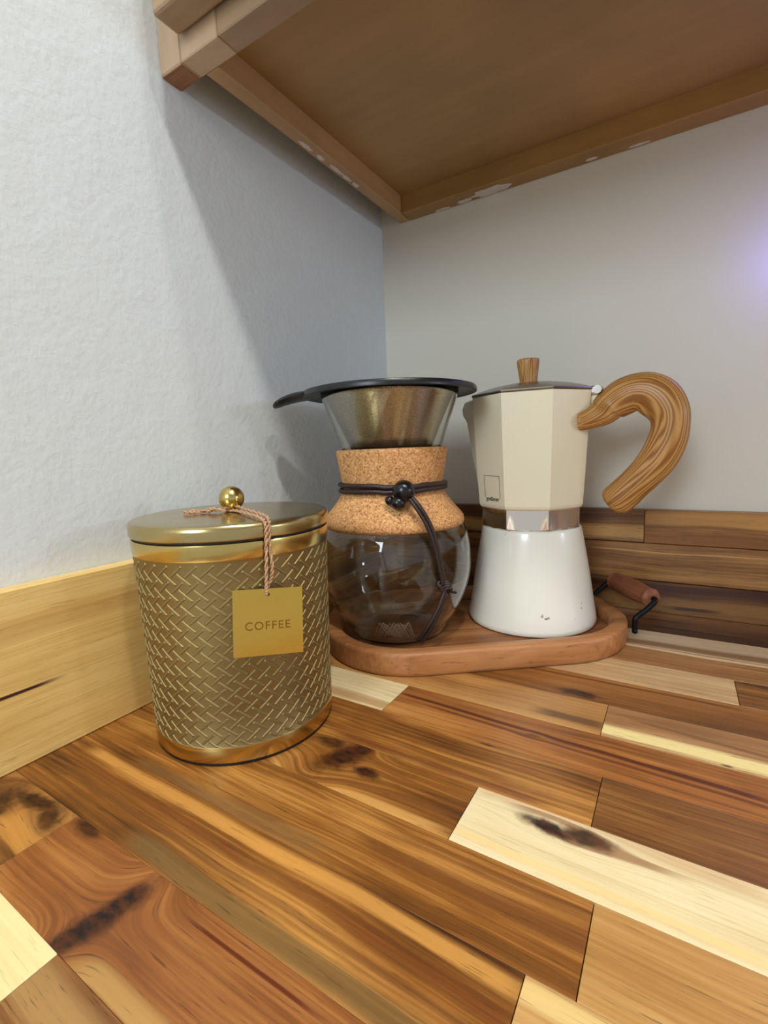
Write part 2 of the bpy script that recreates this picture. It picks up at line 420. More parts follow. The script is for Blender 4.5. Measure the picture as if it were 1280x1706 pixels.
# chips of filler along the lower edges
def chip_strip(name, x0, x1, y0, y1, z0, z1, seed, mat):
    bm = bmesh.new(); random.seed(seed); n = 26
    top = []; bot = []; topb = []; botb = []
    dx, dy = x1-x0, y1-y0; L = sqrt(dx*dx+dy*dy); nx, ny = dy/L, -dx/L
    if (ny > 0): nx, ny = -nx, -ny
    if abs(dx) < abs(dy): nx, ny = 1., 0.
    for i in range(n+1):
        t_ = i/n; e = (sin(pi*t_)**.6)
        h = (z1-z0)*e*(.55+.45*random.random())
        x, y = x0+dx*t_, y0+dy*t_
        bot.append(bm.verts.new(((x+nx*.004)*S, (y+ny*.004)*S, z0*S)))
        top.append(bm.verts.new(((x+nx*.004)*S, (y+ny*.004)*S, (z0+h+.001)*S)))
        botb.append(bm.verts.new((x*S-nx*.002*S, y*S-ny*.002*S, z0*S)))
        topb.append(bm.verts.new((x*S-nx*.002*S, y*S-ny*.002*S, (z0+h+.004)*S)))
    for i in range(n):
        bm.faces.new((bot[i], bot[i+1], top[i+1], top[i]))
        bm.faces.new((top[i], top[i+1], topb[i+1], topb[i]))
        bm.faces.new((bot[i+1], bot[i], botb[i], botb[i+1]))
        bm.faces.new((botb[i], botb[i+1], topb[i+1], topb[i]))
    return obj(name, bm, mat, cab)
def under_chip(name, cx, cy, lx, ly, seed):
    bm = bmesh.new(); random.seed(seed); n = 22; A = []; B = []
    for i in range(n):
        a = 2*pi*i/n; q = .75+.4*random.random()
        A.append(bm.verts.new(((cx+lx*cos(a)*q)*S, (cy+ly*sin(a)*q)*S, (ZC-.0035)*S)))
        B.append(bm.verts.new(((cx+lx*cos(a)*q)*S, (cy+ly*sin(a)*q)*S, (ZC+.001)*S)))
    bm.faces.new(A)
    for i in range(n): bm.faces.new((A[i], A[(i+1) % n], B[(i+1) % n], B[i]))
    return obj(name, bm, m_chip, cab)
chips = [(-1.06, 3.095, .12, .042), (-1.24, 3.115, .05, .02), (-.48, 3.11, .03, .012), (-.25, 3.12, .05, .010), (-1.40, 3.128, .05, .012)]
for i, c in enumerate(chips):
    under_chip('paint_chip', *c, seed=20+i)
for i, (y, w) in enumerate([(2.10, .05), (2.22, .03), (2.36, .06), (2.46, .04), (2.55, .03)]):
    under_chip('paint_chip', -1.70, y, .012, w, seed=40+i)
# doors
def door(x0, x1):
    d = boxo('door', (x0, x1, 1.29, 1.404, 2.645, ZT-.05), m_cab, cab, bev=.012, seg=2)
    return d
door(-1.745, .05); door(.07, 1.86); door(1.88, XC)

# ---------------------------------------------------------------- ceiling downlights as real fittings
m_trim = plain('white_trim', (235, 235, 230), .5)
tl = NT('lamp_glow'); tl.b.inputs['Emission Color'].default_value = (1, .95, .87, 1); tl.b.inputs['Emission Strength'].default_value = 14.
for x, y, lb in ((.9, .75, 'recessed ceiling downlight above the counter'), (1.6, -1.5, 'recessed ceiling downlight behind the camera'), (4.2, -1.2, 'recessed ceiling downlight furthest from the left wall')):
    r = thing('ceiling_downlight', lb, 'ceiling light', (x, y, CEIL), group='ceiling downlights')
    obj('trim_ring', lathe([(.27, -.001), (.36, -.001), (.36, -.02), (.34, -.03), (.28, -.03), (.27, -.02)], 40, close=True), m_trim, r, smooth=True)
    obj('lens', lathe([(0, -.004), (.268, -.004), (.268, -.012), (0, -.012)], 40), tl.m, r)

# ---------------------------------------------------------------- gold canister
def brushed(name, col, rough=.22, aniso=.0, bumps=.04, metal=1.):
    t = NT(name)
    tc = t.n('ShaderNodeTexCoord').outputs['Object']
    mp = t.n('ShaderNodeMapping'); t.l(tc, mp.inputs[0]); mp.inputs['Scale'].default_value = (60, 60, 2500)
    g = t.noise(mp.outputs[0], 1., 2, .5); b = t.noise(tc, 40, 3)
    t.base(t.mix(t.math('MULTIPLY', b, .25), lin(col), lin(tuple(int(x*.8) for x in col))))
    t.set(Metallic=metal)
    t.l(t.math('MULTIPLY_ADD', g, .12, rough-.06), t.b.inputs['Roughness'])
    t.bump(g, bumps, .0002)
    return t.m
m_gold = brushed('polished_gold', (208, 182, 112), .20)
m_goldtop = brushed('gold_lid_top', (190, 170, 118), .22)
m_champ = brushed('champagne_gold', (152, 134, 92), .48, bumps=.02)
m_bar = brushed('raised_gold', (160, 144, 100), .60, bumps=.0)
m_groove = plain('dark_groove', (20, 14, 8), .5)
CX, CY = -1.3968, 1.1838
can = thing('coffee_canister', 'gold metal coffee canister with embossed basket weave and round ball knob', 'canister', (CX, CY, 0))
body = obj('body', lathe([(0, .004), (.30, .004), (.312, .006), (.321, .016), (.323, .06), (.3245, .066), (.3225, .069), (.3245, .2), (.327, .3), (.3295, .4), (.332, .5), (.335, .6), (.3375, .676), (.3385, .68), (.3395, .684), (.3405, .728), (.3405, .732), (.330, .734), (.330, .745), (0, .745)], 128), m_champ, can)
autosmooth(body, 40)
# the smooth bands sit proud of the patterned middle
lb_ = obj('lower_band', lathe([(.3215, .012), (.3245, .018), (.3255, .062), (.3245, .066), (.3225, .066)], 128), m_gold, can); autosmooth(lb_, 50)
ub = obj('upper_band', lathe([(.3375, .682), (.3405, .682), (.3425, .690), (.3432, .728), (.342, .7335), (.3385, .734)], 128), m_gold, can); autosmooth(ub, 50)
obj('foot_ring', lathe([(.318, 0), (.318, .012), (.30, .012), (.30, 0)], 96, close=True), m_groove, can)
gr = obj('groove_dark_ring', lathe([(.3315, .7345), (.3385, .736), (.3385, .741), (.3315, .742)], 96), m_groove, can)  # near-black ring added as the dark groove between body and lid
# embossed weave
bm = bmesh.new()
def rad_at(z):
    T = [(.066, .3226), (.2, .3245), (.3, .327), (.4, .3295), (.5, .332), (.6, .335), (.69, .338)]
    for (a, ra), (b, rb) in zip(T, T[1:]):
        if z <= b: return ra+(rb-ra)*max(0, (z-a))/(b-a)
    return T[-1][1]
NC, pz = 42, .0505
def bar(th, z, sgn):
    ln, wd, hh = .060, .0100, .0024
    ang = radians(39)*sgn
    R = rad_at(z); pts = []
    nseg = 2
    L0, L1 = [], []
    for i in range(nseg+1):
        s = (i/nseg-.5)*ln
        for (o_, h_, wsc) in ((-wd/2, 0, 1), (-wd/2*.45, hh, 1), (wd/2*.45, hh, 1), (wd/2, 0, 1)):
            tt = s*(1 if h_ == 0 else .86)
            a_ = tt*cos(ang)-o_*sin(ang); b_ = tt*sin(ang)+o_*cos(ang)
            zz = min(max(z+b_, .0665), .6805)
            rr = rad_at(zz)+h_-(.001 if h_ == 0 else 0)
            aa = th+a_/R
            pts.append(bm.verts.new((rr*cos(aa)*S, rr*sin(aa)*S, zz*S)))
    for i in range(nseg):
        for j in range(3):
            q = i*4+j; bm.faces.new((pts[q], pts[q+1], pts[q+5], pts[q+4]))
    bm.faces.new(pts[0:4]); bm.faces.new(pts[-4:][::-1])
for j in range(13):
    for i in range(NC):
        th = 2*pi*i/NC
        z = .072+j*pz
        if .07 < z < .678: bar(th, z, -1)
        z2 = z+pz/2
        if .07 < z2 < .678: bar(th+pi/NC, z2, 1)
wv = obj('embossed_weave', bm, m_bar, can, kind='stuff')
# lid
lid = obj('lid', lathe([(0, .7455), (.3315, .743), (.3445, .7425), (.3475, .746), (.348, .772), (.3465, .782), (.341, .789), (.332, .7915), (.30, .7925), (0, .7945)], 128), m_goldtop, can)
autosmooth(lid, 30)
kb = bmesh.new(); ball(kb, (0, 0, .8425), .0455, 32, 20)
knob = obj('knob', kb, m_gold, lid, smooth=True)
obj('knob_neck', lathe([(.016, .793), (.016, .806), (0, .806)], 24), m_gold, lid)
# local frame of the side that faces the photographer
nV = Vector((CX, CY, 0)).normalized(); hV = Vector((nV.y, -nV.x, 0))
def dirc(a): return (-nV)*cos(radians(a))+hV*sin(radians(a))
# twine
def twine_mat():
    t = NT('jute_twine'); tc = t.n('ShaderNodeTexCoord').outputs['Object']
    g = t.noise(tc, 900, 3, .6)
    t.base(t.ramp(g, [(.3, (142, 102, 68)), (.7, (214, 176, 138))])); t.set(Roughness=.9); t.bump(g, .6, .0006)
    return t.m
m_twine = twine_mat()
def rope(name, pts, parent, mat, rad=.0055, m=10, turns=.75):
    """two-ply twisted strand"""
    P = catmull(pts, m); bm = bmesh.new()
    prev = None; A = []; B = []
    for i, p in enumerate(P):
        tg = (P[min(i+1, len(P)-1)]-P[max(i-1, 0)]).normalized()
        nrm = tg.orthogonal().normalized() if prev is None else (prev-tg*tg.dot(prev)).normalized()
        prev = nrm; bn = tg.cross(nrm); a = i*turns
        o_ = (nrm*cos(a)+bn*sin(a))*rad*.55
        A.append(p+o_); B.append(p-o_)
    tube(bm, A, rad*.62, 6); tube(bm, B, rad*.62, 6)
    o = obj(name, bm, mat, parent, smooth=True); return o
a0 = 15
tw = []
rr = .021
loop = [dirc(a0-60)*rr+Vector((0, 0, .800))]
for i in range(9):
    a = a0-60-i*42
    loop.append(dirc(a)*(rr+.002)+Vector((0, 0, .8005+.0015*(i % 2))))
r1 = rope('twine', loop+[dirc(12)*.06+Vector((0, 0, .803)), dirc(a0)*.20+Vector((0, 0, .803)), dirc(a0)*.315+Vector((0, 0, .802)), dirc(a0+.3)*.352+Vector((0, 0, .785)), dirc(a0)*.354+Vector((0, 0, .74)), dirc(a0-.6)*.352+Vector((0, 0, .67)), dirc(13.6)*.3535+Vector((0, 0, .61)), dirc(12.9)*.362+Vector((0, 0, .580)), dirc(12.6)*.3625+Vector((0, 0, .566))], can, m_twine)
r2 = rope('twine', [dirc(-80)*.03+Vector((0, 0, .803)), dirc(-40)*.034+Vector((0, 0, .812)), dirc(25)*.036+Vector((0, 0, .815)), dirc(30)*.10+Vector((0, 0, .806)), dirc(23)*.22+Vector((0, 0, .803)), dirc(19)*.315+Vector((0, 0, .803)), dirc(a0+2.2)*.353+Vector((0, 0, .785)), dirc(a0+1.6)*.355+Vector((0, 0, .73)), dirc(a0+2.2)*.3525+Vector((0, 0, .65)), dirc(a0+1.2)*.3505+Vector((0, 0, .61)), dirc(13.4)*.350+Vector((0, 0, .580)), dirc(12.7)*.351+Vector((0, 0, .566))], can, m_twine)
r3 = rope('twine', [dirc(-60)*.025+Vector((0, 0, .803)), dirc(-75)*.06+Vector((0, 0, .806)), dirc(-92)*.10+Vector((0, 0, .801)), dirc(-88)*.135+Vector((0, 0, .807)), dirc(-94)*.17+Vector((0, 0, .802))], can, m_twine)
r4 = rope('twine', [dirc(-30)*.045+Vector((0, 0, .800)), dirc(-62)*.075+Vector((0, 0, .812)), dirc(-80)*.085+Vector((0, 0, .801)), dirc(-100)*.06+Vector((0, 0, .81)), dirc(-84)*.12+Vector((0, 0, .801)), dirc(-80)*.16+Vector((0, 0, .803))], can, m_twine)
# tag: a small flat plate hanging against the side
def plate_with_hole(w, h, t, hole, hz):
    bm = bmesh.new(); n = 24
    def outer(a):
        c, s = cos(a), sin(a); k = 1/max(abs(c)/(w/2), abs(s)/(h/2)); return (c*k, s*k)
    hole_c = (0, h/2-hz)
    ring_o, ring_i = [], []
    corners = [math.atan2(sy*h/2-hole_c[1], sx*w/2) for sx, sy in ((1, 1), (-1, 1), (-1, -1), (1, -1))]
    angs = sorted(set([round(2*pi*i/n-pi, 5) for i in range(n)]+[round(c, 5) for c in corners]))
    F, Bk = [], []
    for a in angs:
        c, s = cos(a), sin(a); ks = []
        if abs(c) > 1e-6: ks.append((w/2)/abs(c))
        if s > 1e-6: ks.append((h/2-hole_c[1])/s)
        if s < -1e-6: ks.append((-h/2-hole_c[1])/s)
        k = min(ks)
        o_ = (hole_c[0]+c*k, hole_c[1]+s*k); i_ = (hole_c[0]+c*hole, hole_c[1]+s*hole)
        F.append((bm.verts.new((o_[0]*S, -t/2*S, o_[1]*S)), bm.verts.new((i_[0]*S, -t/2*S, i_[1]*S))))
        Bk.append((bm.verts.new((o_[0]*S, t/2*S, o_[1]*S)), bm.verts.new((i_[0]*S, t/2*S, i_[1]*S))))
    m = len(angs)
    for i in range(m):
        j = (i+1) % m
        bm.faces.new((F[i][0], F[j][0], F[j][1], F[i][1])); bm.faces.new((Bk[j][0], Bk[i][0], Bk[i][1], Bk[j][1]))
        bm.faces.new((F[j][0], F[i][0], Bk[i][0], Bk[j][0])); bm.faces.new((F[i][1], F[j][1], Bk[j][1], Bk[i][1]))
    return bm
m_tag = brushed('tag_gold', (222, 182, 84), .17)
tag = obj('tag', plate_with_hole(.212, .208, .006, .0055, .018), m_tag, can)
tn = dirc(-3); tt_ = dirc(87)
tag.location = (tn*.3515+tt_*.098+Vector((0, 0, .481)))*S
yaw = math.atan2(tn.y, tn.x)+pi/2
tag.rotation_euler = (radians(-6.0), radians(3.0), yaw)
def text_mesh(name, txt, size, depth, mat, parent, spacing=1.1, bold=0.):
    cu = bpy.data.curves.new(name, 'FONT'); cu.body = txt; cu.size = size*S; cu.extrude = depth*S
    cu.align_x = 'CENTER'; cu.align_y = 'CENTER'; cu.space_character = spacing; cu.offset = bold*S
    o = bpy.data.objects.new(name, cu); C.objects.link(o)
    dg = bpy.context.evaluated_depsgraph_get()
    me = bpy.data.meshes.new_from_object(o.evaluated_get(dg))
    bpy.data.objects.remove(o); me.name = name
    me.materials.clear(); me.materials.append(mat)
    q = bpy.data.objects.new(name, me); C.objects.link(q); q.parent = parent
    return q
m_let = brushed('stamped_gold', (150, 108, 44), .45)
let = text_mesh('stamped_lettering', 'COFFEE', .036, .0008, m_let, tag, 1.16)
let.rotation_euler = (pi/2, 0, 0); let.location = Vector((-.002, -.0032, -.012))*S

# ---------------------------------------------------------------- wooden serving tray
TD = Vector((.80, .60, 0)); TN = Vector((-.60, .80, 0))
TU0, TU1, TV0, TV1 = -.115, 1.445, 1.955, 2.925
tcx, tcy = (TU0+TU1)/2, (TV0+TV1)/2
tc0 = TD*tcx+TN*tcy
tray = thing('serving_tray', 'brown wooden serving tray with raised rim and two wire handles', 'tray', (tc0.x, tc0.y, 0))
tray.rotation_euler = (0, 0, math.atan2(.6, .8))
HW, HH = (TU1-TU0)/2, (TV1-TV0)/2
m_tray = wood('tray_wood', (96, 56, 28), (144, 92, 50), (180, 126, 78), seed=12., axis=0, contrast=.9, streak=9., rough=.42)
m_rim = wood('tray_rim_wood', (112, 66, 34), (164, 108, 62), (194, 138, 88), seed=17., axis=0, contrast=.8, streak=9., rough=.42)
def rrect(hw, hh, r, n=14):
    out = []
    for cx, cy, a in ((hw-r, hh-r, 0), (-hw+r, hh-r, 90), (-hw+r, -hh+r, 180), (hw-r, -hh+r, 270)):
        for i in range(n+1):
            t_ = radians(a+90*i/n); out.append((cx+r*cos(t_), cy+r*sin(t_)))
    return out
def loft(rings):
    bm = bmesh.new(); R = [[bm.verts.new((x*S, y*S, z*S)) for x, y in pts] for pts, z in rings]
    n = len(R[0])
    for A, B in zip(R, R[1:]):
        for i in range(n): bm.faces.new((A[i], A[(i+1) % n], B[(i+1) % n], B[i]))
    return bm, R
rc = .43
def RR(d): return rrect(HW-d, HH-d, rc-d)
bm, R = loft([(RR(.012), 0.0), (RR(.004), .006), (RR(0), .018), (RR(0), .094), (RR(.004), .104), (RR(.014), .110), (RR(.062), .110), (RR(.072), .106), (RR(.078), .096), (RR(.084), .046)])
rimo = obj('rim', bm, m_rim, tray); autosmooth(rimo, 40)
bm, R = loft([(RR(.015), .001), (RR(.015), .012), (RR(.083), .012), (RR(.083), .044)])
bm.faces.new(R[0][::-1]); bm.faces.new(R[-1])
obj('base_board', bm, m_tray, tray)
m_iron = plain('black_iron', (38, 40, 42), .42, .9)
m_grip = wood('grip_wood', (76, 38, 22), (120, 68, 42), (150, 92, 62), seed=22., axis=1, contrast=.9, streak=10., rough=.45)
def tray_handle(sx):
    h = bpy.data.objects.new('handle', None); C.objects.link(h); h.parent = tray; h.empty_display_size = .01
    w = .185; r = .0135; yo = -.03
    gx, gz = sx*(HW+.115), .185
    for sy in (-1, 1):
        y = sy*w
        pts = catmull([(sx*(HW+.008), yo+y*1.08, .02), (sx*(HW+.008), yo+y*1.08, .075), (sx*(HW+.014), yo+y*1.08, .10), (sx*(HW+.06), yo+y*1.10, .135), (sx*(HW+.10), yo+y*1.10, .17), (gx, yo+y*1.06, gz), (gx, yo+y*.9, gz)], 6)
        tubeo('wire', pts, r, m_iron, h, n=10)
        b2 = bmesh.new(); ball(b2, (sx*(HW+.005), yo+y*1.08, .03), .016, 12, 8, (.6, 1, 1)); 
        obj('rivet', b2, m_iron, h, smooth=True)
    # turned grip: lathe along y
    prof = [(0, -w*.97), (.030, -w*.97), (.043, -w*.95), (.050, -w*.88), (.044, -w*.80), (.048, -w*.70), (.053, -w*.3), (.054, 0), (.053, w*.3), (.048, w*.70), (.044, w*.80), (.050, w*.88), (.043, w*.95), (.030, w*.97), (0, w*.97)]
    bg_ = lathe(prof, 28)
    bmesh.ops.rotate(bg_, verts=bg_.verts[:], cent=(0, 0, 0), matrix=Matrix.Rotation(-pi/2, 3, 'X'))
    bmesh.ops.translate(bg_, verts=bg_.verts[:], vec=Vector((gx, yo, gz))*S)
    g = obj('grip', bg_, m_grip, h); autosmooth(g, 50)
tray_handle(1); tray_handle(-1)

# ---------------------------------------------------------------- glass coffee carafe
TZ = .0443
KX, KY = -1.2544, 2.1057
kn = Vector((KX, KY, 0)).normalized(); kh = Vector((kn.y, -kn.x, 0))
def kd(a): return (-kn)*cos(radians(a))+kh*sin(radians(a))
car = thing('coffee_carafe', 'round glass pour-over carafe with cork collar and dark leather cord', 'carafe', (KX, KY, 0))
gt = NT('clear_glass')
gt.base((.97, .985, .975, 1)); gt.set(Roughness=.0, IOR=1.45); gt.b.inputs['Transmission Weight'].default_value = 1.
tcg = gt.n('ShaderNodeTexCoord').outputs['Object']
gt.bump(gt.noise(tcg, 14, 1), .02, .002)
m_glass = gt.m
outer = [(0, TZ), (.18, TZ), (.235, TZ+.008), (.252, .07), (.272, .105), (.308, .155), (.340, .215), (.370, .29), (.389, .37), (.3925, .45), (.388, .52), (.370, .59), (.335, .65), (.285, .71), (.225, .765), (.196, .80), (.194, .83), (.202, .86), (.232, .94), (.252, 1.0), (.318, 1.19), (.3465, 1.272)]
bmo = [Vector((r, z, 0)) for r, z in outer]
prof = [tuple(p[:2]) for p in catmull([Vector(p+(0,)) for p in outer[1:]], 3)]
prof = [(0, TZ)]+[(x, max(z, TZ)) for x, z in prof]
gthk = .014
inner = []
for i, (r, z) in enumerate(prof):
    a = Vector(prof[max(i-1, 0)]); b = Vector(prof[min(i+1, len(prof)-1)]); tg = (b-a)
    if tg.length == 0: continue
    tg.normalize(); inner.append((max(r-tg.y*gthk, 0), z+tg.x*gthk))
inner[0] = (0, TZ+gthk)
g = obj('glass_body', lathe(prof+[(.341, 1.276)]+inner[::-1], 96), m_glass, car, smooth=True)
def cork():
    t = NT('cork'); tc = t.n('ShaderNodeTexCoord').outputs['Object']
    v = t.n('ShaderNodeTexVoronoi'); t.l(tc, v.inputs['Vector']); v.inputs['Scale'].default_value = 900
    sepc = t.n('ShaderNodeSeparateColor'); t.l(v.outputs['Color'], sepc.inputs[0])
    n2 = t.noise(tc, 420, 3, .7)
    f = t.math('ADD', t.math('MULTIPLY', sepc.outputs[0], .5), t.math('MULTIPLY', n2, .5))
    t.base(t.ramp(f, [(.18, (120, 72, 34)), (.34, (190, 132, 76)), (.6, (216, 162, 104)), (.85, (234, 192, 136))]))
    t.set(Roughness=.75); t.bump(f, .3, .0006)
    return t.m
m_cork = cork()
ck = [(.345, .612), (.357, .620), (.3615, .634), (.358, .655), (.350, .668), (.318, .705), (.280, .755), (.258, .786), (.253, .80), (.2535, .815), (.2585, .84), (.267, .89), (.276, .95), (.2825, .985), (.282, .996), (.275, 1.002), (.266, 1.003)]
cin = [(.266-.004, .998), (.257, .985), (.236, .93), (.207, .86), (.199, .83), (.201, .80), (.230, .768), (.290, .712), (.340, .653), (.3432, .63)]
obj_ck = obj('cork_collar', lathe(ck+cin, 96, close=True), m_cork, car); autosmooth(obj_ck, 50)
# leather cord: two strands round the waist
m_lea = plain('dark_leather', (46, 30, 28), .45)
m_bead = plain('black_bead', (16, 16, 18), .25)
for k in range(2):
    z0 = .800+.024*k
    pts = [kd(a)*(.258+.0105+(.001*k))+Vector((0, 0, z0+.007*sin(radians(a)*1.0+1.2+k)+(-.006 if abs(((a+180) % 360)-180-8) < 22 else 0))) for a in range(0, 361, 8)]
    tubeo('cord', pts, .0125, m_lea, car, n=8)
bd = bmesh.new(); ball(bd, kd(9)*.312+Vector((0, 0, .808)), .052, 24, 16)
obj('bead', bd, m_bead, car, smooth=True)
bd = bmesh.new(); ball(bd, kd(4)*.325+Vector((0, 0, .757)), .036, 20, 12, (1, 1, .9))
ball(bd, kd(-3)*.312+Vector((0, 0, .768)), .022, 16, 10)
obj('cord_knot', bd, m_bead, car, smooth=True)
def tail(name, pts, r=.0090):
    return tubeo(name, catmull([kd(a)*rr+Vector((0, 0, z)) for a, rr, z in pts], 8), r, m_lea, car, n=8)
tail('cord_tail', [(11, .330, .785), (15, .365, .745), (21, .392, .665), (25.5, .404, .57), (28.5, .4085, .47), (31, .408, .385)])
tail('cord_tail', [(13, .328, .79), (17.5, .365, .75), (23.5, .392, .67), (27.5, .404, .575), (30.2, .4085, .47), (32.5, .408, .38)])
kb_ = bmesh.new()
kc = kd(33)*.408+Vector((0, 0, .362))
for j in range(4):
    ax = [kd(33), kh, Vector((0, 0, 1))]
    pts = []
    for i in range(17):
        t_ = 2*pi*i/16
        v = kh*cos(t_)*.022+Vector((0, 0, 1))*sin(t_)*.015+kd(33)*(.006*sin(t_*2+j))
        v = Matrix.Rotation(.5*j, 3, kd(33)) @ v
        pts.append(kc+v+Vector((0, 0, 1))*(.011*(1.5-j))+kh*(.006*(j-1.5)))
    tube(kb_, pts, .0085, 8)
obj('cord_knot', kb_, m_lea, car, smooth=True)
tail('cord_tail', [(32, .410, .345), (27, .406, .27), (21, .388, .19), (15, .345, .115)])
tail('cord_tail', [(33, .410, .345), (29, .406, .27), (24, .388, .19), (18.5, .352, .105)])
tail('cord_tail', [(34, .412, .35), (39, .412, .335), (42, .411, .328)], .0065)
# pale crosshatch lines laid low on the front of the glass
m_hatch = plain('hatch_pale', (176, 156, 138), .9)
eb = bmesh.new()
def glass_pt(a, z, off=.003):
    rs = None
    for (r0, z0), (r1, z1) in zip(prof, prof[1:]):
        if z0 <= z <= z1 and z1 > z0: rs = r0+(r1-r0)*(z-z0)/(z1-z0)
    return kd(a)*(rs+off)+Vector((0, 0, z))
random.seed(5)
for i in range(15):
    for sg in (1, -1):
        a1 = -15+i*1.7; a2 = a1+7.0*sg
        z1, z2 = .185+.018*random.random(), .105+.018*random.random()
        tube(eb, [glass_pt(a1+(a2-a1)*k/3, z1+(z2-z1)*k/3) for k in range(4)], .0009, 4)
obj('hatch_mark', eb, m_hatch, car, kind='stuff')

# ---------------------------------------------------------------- metal filter with black rim, sitting in the carafe
fil = thing('coffee_filter', 'steel cone coffee filter with black rim and tab in the carafe mouth', 'filter', (KX, KY, 0))
mt = NT('perforated_steel')
tc = mt.n('ShaderNodeTexCoord').outputs['Object']
vv_ = mt.n('ShaderNodeTexVoronoi'); mt.l(tc, vv_.inputs['Vector']); vv_.inputs['Scale'].default_value = 1400
mt.base(mt.ramp(vv_.outputs['Distance'], [(.15, (96, 88, 78)), (.5, (176, 166, 150))]))
mt.set(Metallic=1., Roughness=.3)
coneP = [(0, .74), (.075, .74), (.085, .748), (.120, .83), (.197, .988), (.319, 1.262), (.3245, 1.2785)]
coneI = [(.3205, 1.278), (.315, 1.264), (.193, .990), (.116, .832), (.08, .754), (0, .746)]
o = obj('cone', lathe(coneP+coneI, 96), mt.m, fil); autosmooth(o, 50)
seam = [kd(4)*r+Vector((0, 0, z)) for r, z in ((.13, .842), (.203, .988), (.330, 1.258))]
m_black = plain('black_plastic', (20, 22, 22), .32)
def rimprof(a, k): return 1
rim = obj('rim', lathe([(.325, 1.279), (.362, 1.279), (.405, 1.270), (.424, 1.262), (.432, 1.265), (.433, 1.280), (.427, 1.290), (.41, 1.294), (.34, 1.2955), (.325, 1.296)], 96, close=True), m_black, fil); autosmooth(rim, 40)
# tab handle: flat tongue drooping to the left
tb = bmesh.new()
secs = []
for s, z, w, h in ((.400, 1.284, .150, .016), (.43, 1.280, .125, .020), (.46, 1.277, .095, .023), (.50, 1.269, .075, .023), (.54, 1.257, .066, .021), (.57, 1.244, .055, .018), (.585, 1.236, .035, .012)):
    ring = []
    for i in range(12):
        a = 2*pi*i/12
        ring.append(tb.verts.new((kh*(-s)+kn*(w*cos(a))+Vector((0, 0, z+h*sin(a))))*S))
    secs.append(ring)
for A, B in zip(secs, secs[1:]):
    for i in range(12): tb.faces.new((A[i], A[(i+1) % 12], B[(i+1) % 12], B[i]))
tb.faces.new(secs[0][::-1]); tb.faces.new(secs[-1])
o = obj('tab', tb, m_black, fil); autosmooth(o, 60)

# ---------------------------------------------------------------- moka pot
MX, MY = -.68, 2.6
mn = Vector((MX, MY, 0)).normalized(); mh = Vector((mn.y, -mn.x, 0))
base_ang = math.atan2(-mn.y, -mn.x)
def md(a): return (-mn)*cos(radians(a))+mh*sin(radians(a))
pot = thing('moka_pot', 'cream octagonal moka pot with wood-look curved handle standing on the tray', 'coffee pot', (MX, MY, 0))
m_cream = NT('cream_enamel'); m_cream.base(lin((243, 234, 204))); m_cream.set(Roughness=.22)
m_cream.b.inputs['Coat Weight'].default_value = .5; m_cream.b.inputs['Coat Roughness'].default_value = .06
m_cream = m_cream.m
tcw = NT('white_enamel'); tcv = tcw.n('ShaderNodeTexCoord').outputs['Object']
sp_ = tcw.noise(tcv, 130, 2, .5); big = tcw.noise(tcv, 35, 1)
mk = tcw.math('MULTIPLY', tcw.sstep(sp_, .70, .76), tcw.sstep(big, .5, .6))
tcw.base(tcw.mix(mk, lin((242, 240, 226)), lin((150, 136, 112))))
tcw.set(Roughness=.22); tcw.b.inputs['Coat Weight'].default_value = .5; tcw.b.inputs['Coat Roughness'].default_value = .08
m_white = tcw.m
ms = NT('polished_steel'); ms.base(lin((228, 220, 210))); ms.set(Metallic=1., Roughness=.10); m_steel = ms.m
ms = NT('lid_steel'); ms.base(lin((150, 142, 130))); ms.set(Metallic=1., Roughness=.25); m_lidst = ms.m
ROT = -4
def octf(a, k):
    # a measured in the object's frame; facets aligned to the viewer with a small turn
    th = math.degrees(a-base_ang)-ROT
    q = ((th+22.5) % 45)-22.5
    o_ = cos(radians(22.5))/cos(radians(q))
    return (1-k)+k*o_
NSEG = 128
# shift ring start so that facet corners fall on vertices
def lathe8(prof, n=NSEG):
    bm = lathe(prof, n, rfun=lambda a, k: octf(a+base_ang+radians(ROT), k))
    bmesh.ops.rotate(bm, verts=bm.verts[:], cent=(0, 0, 0), matrix=Matrix.Rotation(base_ang+radians(ROT), 3, 'Z'))
    return bm
o = obj('boiler', lathe([(0, TZ), (.318, TZ), (.334, TZ+.006), (.339, TZ+.018), (.337, .075), (.3255, .15), (.305, .29), (.287, .40), (.269, .50), (.2595, .548), (.2575, .556), (.252, .563), (.243, .566), (0, .566)], 128), m_white, pot); autosmooth(o, 40)
o = obj('steel_ring', lathe8([(0, .567), (.245, .567), (.262, .570, .85), (.264, .576, 1), (.264, .676, 1), (.2, .690)]), m_steel, pot); autosmooth(o, 14)
up = [(0, .665), (.20, .665), (.262, .668, .9), (.273, .676, .95), (.279, .690, 1), (.290, .86, 1), (.300, 1.05, 1), (.3105, 1.243, 1), (.308, 1.247, 1), (.29, 1.247, 1), (0, 1.247)]
o = obj('upper_chamber', lathe8(up), m_cream, pot); autosmooth(o, 14)
